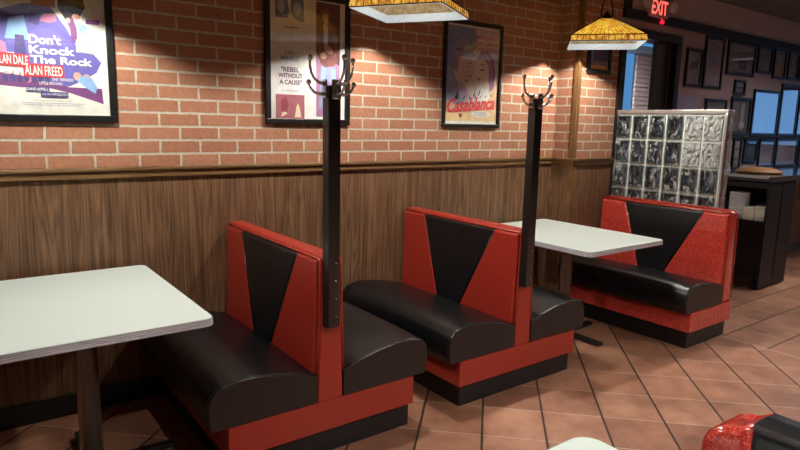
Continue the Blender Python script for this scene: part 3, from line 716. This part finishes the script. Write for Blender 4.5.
flat([[(1.880, 2.150), (1.882, 2.125), (1.893, 2.105), (1.905, 2.103), (1.917, 2.118), (1.920, 2.150), (1.905, 2.165)]], Y, p, ink(.72, .42, .32), 'painted_face')
flat([[(1.872, 2.135), (1.872, 2.165), (1.888, 2.182), (1.910, 2.182), (1.925, 2.165), (1.922, 2.14), (1.915, 2.158), (1.885, 2.152), (1.879, 2.14)]], Y, p, ink(.30, .12, .05), 'painted_hair')
flat([[(1.886, 2.137), (1.897, 2.139), (1.891, 2.133)], [(1.905, 2.139), (1.916, 2.137), (1.911, 2.133)], [(1.895, 2.116), (1.908, 2.116), (1.901, 2.111)]], Y, p, ink(.20, .06, .05), 'painted_feature')
flat([[(1.572, 2.105), (1.572, 2.225), (1.645, 2.225), (1.66, 2.14), (1.648, 2.105)], [(1.672, 2.225), (1.752, 2.225), (1.755, 2.092), (1.70, 2.10), (1.668, 2.14)]], Y2, p, ink(.16, .22, .38), 'blue_portrait')
flat([ell(1.608, 2.165, .024, .035), ell(1.712, 2.165, .026, .038)], Y3, p, ink(.50, .55, .60), 'pale_portrait_face')
flat([rect(1.568, 1.755, 1.530, 1.672)], Y2, p, ink(.42, .13, .16), 'rose_inset')
flat([[(1.69, 1.54), (1.70, 1.60), (1.712, 1.625), (1.722, 1.60), (1.735, 1.54)], [(1.60, 1.54), (1.62, 1.60), (1.64, 1.56)]], Y3, p, ink(.80, .66, .48), 'pale_dancer')
flat([[(1.605, 1.57), (1.60, 1.63), (1.63, 1.665), (1.65, 1.62), (1.64, 1.57)]], Y3, p, ink(.32, .05, .08), 'dark_red_dancer')
for s, a, b, z0, z1 in (('SAL', 1.625, 1.695, 1.902, 1.925), ('MINEO', 1.605, 1.715, 1.868, 1.893)): text(s, a, b, z0, z1, Y3, ink(.20, .33, .52), p, bold=.012)
for s, a, b, z0, z1 in (('"REBEL', 1.602, 1.722, 1.803, 1.832), ('WITHOUT', 1.585, 1.742, 1.768, 1.795), ('A CAUSE"', 1.592, 1.738, 1.730, 1.758)): text(s, a, b, z0, z1, Y3, ink(.12, .03, .10), p, bold=.02)
text('CHALLENGING DRAMA', 1.605, 1.72, 1.690, 1.699, Y3, NAVY, p, 'small_lettering'); text('JAMES', 1.62, 1.72, 2.045, 2.062, Y3, NAVY, p, bold=.01)
# right: tall romance sheet
t, p = framed('movie_poster', 'black framed poster reading Casablanca, rightmost on the brick wall', 'poster', 2.842, 3.412, 1.498, 2.245, .026, ink(.86, .84, .76), group='framed film posters on the brick wall')
Y = 0
flat([rect(2.876, 3.380, 1.545, 2.205)], Y, p, ink(.78, .66, .60), 'rose_ground')
flat([[(2.876, 1.70), (2.876, 2.205), (3.13, 2.205), (3.17, 2.08), (3.05, 1.97), (2.95, 1.90)]], Y, p, ink(.24, .28, .48), 'blue_ground')
flat([[(3.17, 2.08), (3.13, 2.205), (3.38, 2.205), (3.38, 1.95)]], Y, p, ink(.62, .50, .62), 'mauve_ground')
flat([[(2.876, 1.545), (3.38, 1.545), (3.38, 1.86), (3.31, 1.74), (3.20, 1.68), (3.02, 1.66), (2.876, 1.72)]], Y, p, ink(.88, .62, .32), 'orange_ground')
flat([[(2.876, 1.70), (2.876, 1.93), (2.93, 1.90), (3.00, 1.80), (3.06, 1.68), (2.98, 1.655)]], Y, p, ink(.33, .36, .56), 'blue_coat')
flat([[(2.98, 1.80), (3.02, 1.84), (3.09, 1.74), (3.06, 1.66), (3.02, 1.70)]], Y, p, ink(.52, .42, .56), 'mauve_lapel')
flat([[(2.93, 1.93), (2.95, 2.01), (3.10, 2.02), (3.125, 1.955), (3.15, 1.925), (3.128, 1.905), (3.13, 1.875), (3.10, 1.835), (3.04, 1.80), (2.97, 1.85)]], Y, p, ink(.70, .50, .46), 'painted_face')
flat([[(2.93, 1.93), (2.95, 2.01), (2.99, 2.01), (2.985, 1.94), (2.97, 1.88)]], Y, p, ink(.30, .22, .34), 'dark_sideburn')
flat([[(2.885, 1.99), (2.94, 2.03), (2.955, 2.10), (3.02, 2.135), (3.08, 2.11), (3.10, 2.04), (3.17, 2.005), (3.08, 2.0), (2.96, 2.0)]], Y, p, ink(.36, .32, .46), 'grey_hat')
flat([[(2.948, 2.035), (2.955, 2.058), (3.095, 2.055), (3.10, 2.035)]], Y, p, ink(.20, .16, .28), 'hat_band')
flat([[(3.155, 1.92), (3.165, 1.98), (3.22, 2.02), (3.28, 1.98), (3.295, 1.90), (3.27, 1.82), (3.22, 1.785), (3.165, 1.80), (3.158, 1.85), (3.138, 1.885)]], Y, p, ink(.88, .70, .60), 'painted_face')
flat([[(3.165, 1.985), (3.19, 2.045), (3.26, 2.06), (3.335, 2.00), (3.355, 1.90), (3.34, 1.79), (3.30, 1.76), (3.29, 1.86), (3.285, 1.95), (3.23, 2.0)]], Y, p, ink(.40, .17, .36), 'plum_hair')
flat([[(3.30, 1.98), (3.325, 1.90), (3.318, 1.82), (3.305, 1.82), (3.308, 1.90)], [(3.24, 2.03), (3.29, 2.0), (3.31, 1.94), (3.27, 1.985)]], Y, p, ink(.62, .36, .55), 'hair_highlight')
flat([[(3.09, 1.68), (3.12, 1.76), (3.20, 1.79), (3.28, 1.78), (3.31, 1.72), (3.24, 1.67)]], Y, p, ink(.88, .82, .80), 'pale_collar')
flat([[(3.06, 1.955), (3.11, 1.962), (3.11, 1.953)], [(3.055, 1.93), (3.10, 1.932), (3.08, 1.922)], [(3.08, 1.868), (3.12, 1.872), (3.10, 1.858)], [(3.18, 1.945), (3.22, 1.965), (3.255, 1.952), (3.22, 1.956)], [(3.185, 1.915), (3.225, 1.925), (3.245, 1.912), (3.215, 1.910)], [(3.02, 1.90), (3.03, 1.93), (3.025, 1.88)], [(3.045, 1.83), (3.09, 1.845), (3.06, 1.82)]], Y, p, ink(.22, .09, .18), 'painted_feature')
flat([[(3.165, 1.85), (3.185, 1.860), (3.205, 1.850), (3.185, 1.838)]], Y, p, ink(.62, .10, .12), 'painted_lips')
flat([[(2.925, 1.685), (2.955, 1.71), (2.985, 1.765), (2.992, 1.70)]] + [[(3.03 + .055 * k, 1.695 + .006 * k), (3.048 + .055 * k, 1.70 + .006 * k), (3.058 + .055 * k, 1.738 + .004 * (k % 3))] for k in range(6)] + [[(3.13, 1.72), (3.145, 1.725), (3.16, 1.79)], [(3.18, 1.73), (3.195, 1.735), (3.21, 1.795)]], Y, p, BLK, 'black_stroke')
for i, s_ in enumerate(('BOGART', 'BERGMAN', 'HENREID')): text(s_, 3.15, 3.362, 2.130 - .042 * i, 2.158 - .042 * i, Y, ink(.42, .12, .40), p, bold=.03)
text('Casablanca', 2.885, 3.358, 1.600, 1.700, Y, ink(.80, .07, .09), p, bold=.03, shear=.35, tilt=.035)
flat([[(3.0, 1.598), (3.03, 1.598), (3.03, 1.578), (3.015, 1.565), (3.0, 1.578)]], Y, p, ink(.24, .06, .05), 'shield_badge')
flat([ell(3.215, 1.598, .10, .026)], Y, p, ink(.90, .85, .72), 'pale_oval')
text('CLAUDE RAINS', 3.15, 3.28, 1.602, 1.612, Y, NAVY, p, 'small_lettering'); text('CONRAD VEIDT', 3.15, 3.28, 1.586, 1.596, Y, NAVY, p, 'small_lettering')
# small picture on the pier
t, p = framed('framed_picture', 'small dark framed picture with lamp reflection painted in, on brick pier under right lamp', 'picture', 4.165, 4.475, 1.95, 2.30, .035, ink(.10, .07, .14), y=YP, glass=pane_mat('thin picture glass', 1.12))
flat([rect(4.20, 4.235, 2.05, 2.27)], YP - .0105, p, ink(.10, .30, .70), 'blue_strip'); flat([[(4.20, 1.985), (4.44, 1.985), (4.44, 2.01), (4.32, 2.025), (4.20, 2.005)]], YP - .0105, p, ink(.80, .36, .12), 'painted_lamp_glint'); flat([[(4.20, 2.005), (4.32, 2.025), (4.44, 2.01), (4.44, 2.05), (4.20, 2.05)]], YP - .0105, p, ink(.28, .2, .24), 'grey_strip')  # the orange shape paints in the lamp skirt mirrored in the glass

# ------------------------------------------------------------------ glass block partition
t = thing('glass_block_partition', 'glass block partition with metal cap behind the right booth', 'partition', (4.66, 2.7, 0))
GX0, GX1, GY0, GY1 = 4.612, 4.705, 2.205, 3.148
ny, nz, pw, ph = 6, 8, .1515, .2025
ytop, ztop = 3.14, 1.632
gr = new()
for k in range(ny + 1): add_box(gr, (GX0 + .008, ytop - k * pw - .019, .02), (GX1 - .008, ytop - k * pw + .019, ztop + .006))
for k in range(nz + 1): add_box(gr, (GX0 + .010, ytop - ny * pw, ztop - k * ph - .017), (GX1 - .010, ytop, ztop - k * ph + .017))
obj('mortar_grid', gr, M_grout, t)
for i in range(ny):
    for j in range(nz):
        y1 = ytop - i * pw - .0075; y0 = y1 - pw + .015; z1 = ztop - j * ph - .0075; z0 = z1 - ph + .015
        gbm = box((GX0, y0, z0), (GX0 + .012, y1, z1), .004, 2); add_box(gbm, (GX1 - .012, y0, z0), (GX1, y1, z1), .004, 2); obj('glass_block', gbm, M_gf if (i >= 4 and j < 2) else M_gb, t)
cp = box((GX0 - .004, GY0, ztop + .006), (GX1 + .004, GY1, ztop + .036), .003); add_box(cp, (GX0 - .004, GY0, 0.0), (GX0 + .02, ytop - ny * pw - .008, ztop + .006), .003)
obj('metal_cap', cp, M_cap, t)
eg = new()
for j in range(nz): add_box(eg, (GX0 + .022, GY0 - .002, ztop - (j + 1) * ph + .008), (GX1, ytop - ny * pw - .009, ztop - j * ph), .008, 2)
obj('end_block', eg, glass_block_mat('violet grey end block', True), t)

# ------------------------------------------------------------------ exit sign
t = thing('exit_sign', 'EXIT sign glowing red with two lamp heads above the dark doorway', 'sign', (5.11, YP - .02, 2.60))
obj('housing', box((4.905, YP - .06, 2.47), (5.20, YP - .007, 2.635), .006), simple('pale pink sign plate', (0.55, 0.36, 0.38), 0.5), t)
text('EXIT', 4.925, 5.165, 2.490, 2.607, YP - .0615, emis('glowing red sign letters', (1.0, 0.10, 0.08), 2.2), t, 'exit_lettering', bold=.02)
for x in (4.855, 5.245):
    b = new(); add_lathe(b, [(.02, 0), (.045, .01), (.05, .05), (.045, .055)], (0, 0, 0), 18); bmesh.ops.rotate(b, verts=b.verts[:], cent=(0, 0, 0), matrix=Matrix.Rotation(PI / 2, 3, 'X')); bmesh.ops.translate(b, verts=b.verts[:], vec=(x, YP - .03, 2.575))
    add_box(b, (min(x, 5.05 + (x - 5.05) * .7), YP - .04, 2.565), (max(x, 5.05 + (x - 5.05) * .7), YP - .03, 2.585))
    obj('lamp_head', b, M_paper, t)
bb = new(); add_ball(bb, (5.10, YP - .06, 2.435), .02); add_tube(bb, [(5.10, YP - .05, 2.475), (5.10, YP - .06, 2.435)], .006)
obj('indicator_light', bb, emis('red indicator', (1.0, 0.02, 0.05), 1.0), t)

# ------------------------------------------------------------------ pictures on the far wall
def pic(label, x0, x1, z0, z1, paper, shapes=(), fw=.028, glass=None, name='framed_picture', y=YP, group='framed pictures on the far wall'):
    t, p = framed(name, label, 'picture', x0, x1, z0, z1, fw, ink(*paper), y=y, group=group, glass=glass)
    if shapes:
        for k, (poly, col) in enumerate(shapes):
            flat([[(x0 + a * (x1 - x0), z0 + b * (z1 - z0)) for a, b in poly]], y - .0105 - .0004 * k, p, ink(*col), 'printed_shape')
    return t
LAV = (.34, .30, .36); DK = (.10, .08, .09)
R4 = lambda a, b, c, d: [(a, c), (b, c), (b, d), (a, d)]
pic('narrow picture of one tilted dark shape on pale paper, first right of the doorway', 5.64, 5.93, 1.92, 2.275, LAV, [([(.18, .42), (.30, .62), (.82, .72), (.74, .50)], (.12, .07, .08))])
pic('tall narrow picture with pale column drawing, second right of the doorway', 5.965, 6.33, 1.92, 2.415, LAV, [(R4(.25, .75, .45, .85), (.20, .18, .26)), (R4(.32, .68, .60, .9), (.27, .25, .33)), (R4(.1, .9, .18, .3), (.40, .36, .40))])
pic('wide grey group photo, widest in the top row, third right of the doorway', 6.41, 7.01, 2.08, 2.42, (.17, .15, .17), [(R4(.08, .92, .12, .38), (.27, .23, .25)), (R4(.42, .72, .18, .5), (.09, .07, .08))])
pic('small brown portrait, top row, just right of the wide group photo', 7.06, 7.41, 2.135, 2.425, (.16, .13, .11), [(R4(.1, .9, .1, .5), (.25, .20, .16))])
pic('olive toned portrait, top row, fifth right of the doorway', 7.46, 7.77, 2.10, 2.425, (.20, .17, .14), [(R4(.2, .8, .1, .55), (.27, .22, .14)), (ell(.5, .68, .18, .14), (.32, .26, .20))])
pic('grey toned portrait, top row, second from the right edge of view', 7.83, 8.11, 2.11, 2.43, (.17, .16, .18), [(R4(.2, .8, .1, .5), (.24, .22, .22)), (ell(.5, .68, .18, .14), (.34, .30, .28))])
pic('olive portrait cut by the right edge of view, top row', 8.15, 8.45, 2.11, 2.43, (.24, .19, .12), [(ell(.5, .6, .2, .16), (.34, .27, .18))])
pic('low wide dark picture partly hidden by the glass block top', 6.07, 6.50, 1.55, 1.825, (.15, .14, .16), [(R4(.15, .85, .2, .75), (.27, .25, .28))])
pic('slim black frame with two small photos, hung above the pale figure picture', 6.62, 6.86, 1.885, 2.04, (.07, .06, .07), [(R4(.2, .8, .08, .45), (.22, .19, .2)), (R4(.2, .8, .55, .92), (.25, .22, .22))])
pic('dark picture of a pale standing figure, left of the plain blue one', 6.60, 7.04, 1.47, 1.865, (.09, .08, .09), [(R4(.52, .70, .15, .85), (.30, .27, .25)), (R4(.1, .4, .1, .9), (.16, .14, .15)), (R4(.48, .75, .2, .35), (.42, .38, .38))])
pic('plain blue picture reflecting the window, middle row on the far wall', 7.08, 7.71, 1.465, 1.965, (.16, .27, .42), glass=M_pane2, fw=.03)  # paper tinted blue to carry the window reflection
pic('picture reflecting a turquoise window, right of the plain blue one', 7.745, 8.22, 1.465, 2.06, (.20, .16, .12), [(R4(.1, .9, .1, .6), (.16, .18, .2))], glass=M_pane2)
pic('picture with blue glare cut by right edge of view, middle row', 8.26, 8.70, 1.465, 2.02, (.12, .22, .32), glass=M_pane2)  # blue window glare is also put into the paper colour
tag(obj('paper_notice', box((5.56, YP - .004, 1.62), (5.94, YP - .0005, 1.85)), simple('lavender paper', (.36, .33, .50), .7)), 'unframed lavender paper notice under the first narrow picture', 'notice')
# leaning row on the counter
G2 = 'framed pictures leaning on the counter'
pic('slim frame with three small photos, leaning on counter beside glass blocks', 6.74, 6.92, 1.105, 1.43, (.10, .08, .09), [(R4(.2, .8, .68, .92), (.3, .25, .27)), (R4(.2, .8, .38, .62), (.3, .26, .28)), (R4(.2, .8, .08, .32), (.26, .22, .24))], group=G2, fw=.022)
pic('dark picture in brown frame leaning on counter, second from glass blocks', 6.98, 7.30, 1.17, 1.43, (.03, .035, .045), [(R4(.3, .8, .3, .7), (.05, .07, .10))], group=G2, glass=M_pane)
pic('pale document frame leaning on counter behind tan tray', 7.345, 7.74, 1.105, 1.425, (.24, .20, .23), [(R4(.12, .88, .1, .42), (.34, .27, .3)), (R4(.2, .8, .55, .85), (.17, .15, .18))], group=G2)
pic('certificate with inner rectangle leaning on counter, right of document frame', 7.78, 8.37, 1.105, 1.435, (.30, .25, .29), [(R4(.08, .92, .08, .92), (.36, .30, .33)), (R4(.5, .78, .2, .72), (.22, .17, .20)), (R4(.54, .74, .26, .66), (.33, .28, .30))], group=G2)
pic('dark frame leaning on counter at right edge of view', 8.42, 8.80, 1.105, 1.43, (.12, .13, .18), group=G2)

# ------------------------------------------------------------------ service counter
cx0, cx1, cy0, cy1, ct = 6.15, 6.73, 2.49, YP - .025, 1.10
t = thing('service_counter', 'dark wooden service counter below the pictures, open shelf facing the booths', 'counter', (6.15, 2.49, 0))
cb = new()
add_box(cb, (cx0 + .30, cy0 + .03, .10), (cx1, cy1, 1.045)); add_box(cb, (cx0, cy0, .02), (cx0 + .30, cy0 + .018, 1.045)); add_box(cb, (cx0, cy1 - .03, .10), (cx0 + .30, cy1, 1.045))
add_box(cb, (cx0, cy0 + .018, .10), (cx0 + .30, cy1 - .03, .13)); add_box(cb, (cx0, cy0 + .018, .60), (cx0 + .30, cy1 - .03, .665)); add_box(cb, (cx0, cy0 + .018, .985), (cx0 + .30, cy1 - .03, 1.045))
add_box(cb, (cx0 + .02, cy0 + .018, .13), (cx0 + .04, cy1 - .03, .60)); add_box(cb, (cx0 + .28, cy0, .02), (cx1, cy0 + .03, 1.045))
obj('cabinet', cb, M_dark, t)
obj('worktop', box((cx0 - .04, cy0 - .02, 1.05), (9.6, cy1 + .0, ct), .006, 2), simple('dark glossy worktop', (0.05, 0.045, 0.05), 0.12, coat=0.5), t)
obj('pale_edge', box((cx0 - .046, cy0 + .0, 1.078), (cx0 - .036, cy1, 1.102), .002), simple('pale worktop edging', (.42, .38, .38), .3), t)
ft = new()
for y in (cy0 + .06, cy1 - .06):
    add_lathe(ft, [(.03, 0), (.03, .03), (.018, .04), (.018, .10)], (cx0 + .06, y, 0), 14)
    add_lathe(ft, [(.03, 0), (.03, .03), (.018, .04), (.018, .10)], (cx1 - .06, y, 0), 14)
obj('feet', ft, M_iron, t)
add = new(); add_box(add, (9.0, cy0, 0), (9.55, cy1, 1.05)); obj('end_cabinet', add, M_dark, t)
st = new()
for k in range(12): add_lathe(st, [(.085, .669 + .021 * k), (.09, .672 + .021 * k), (.09, .686 + .021 * k), (.085, .688 + .021 * k)], (cx0 + .12, 2.80, 0), 28)
tag(obj('plate_stack', st, M_paper), 'white stack on the open shelf of the dark counter', 'plates')
for k, (y, z) in enumerate(((2.668, .13), (2.566, .145))):
    tag(obj('card_box', box((cx0 + .03, y - .048, .667), (cx0 + .13, y + .048, .665 + z), .004), M_cream), ('cream card box on counter shelf, the one beside the white stack', 'cream card box on counter shelf, the one at its right end')[k], 'box')
tr = new(); add_lathe(tr, [(.20, 0), (.215, .006), (.20, .025), (.14, .045), (.07, .055), (.01, .058)], (6.62, 2.80, ct + .0015), 32)
tag(obj('serving_tray', tr, M_tan), 'low tan rounded tray on the dark counter below leaning frames', 'tray')
tag(obj('paper_sheet', prism([(6.36, 3.05, ct + .0015), (6.56, 3.05, ct + .0015), (6.56, 3.09, ct + .14), (6.36, 3.09, ct + .14)], (0, .004, 0)), simple('pale lavender sheet', (.45, .42, .48), .6)), 'pale paper sheet standing behind the tan tray', 'paper')
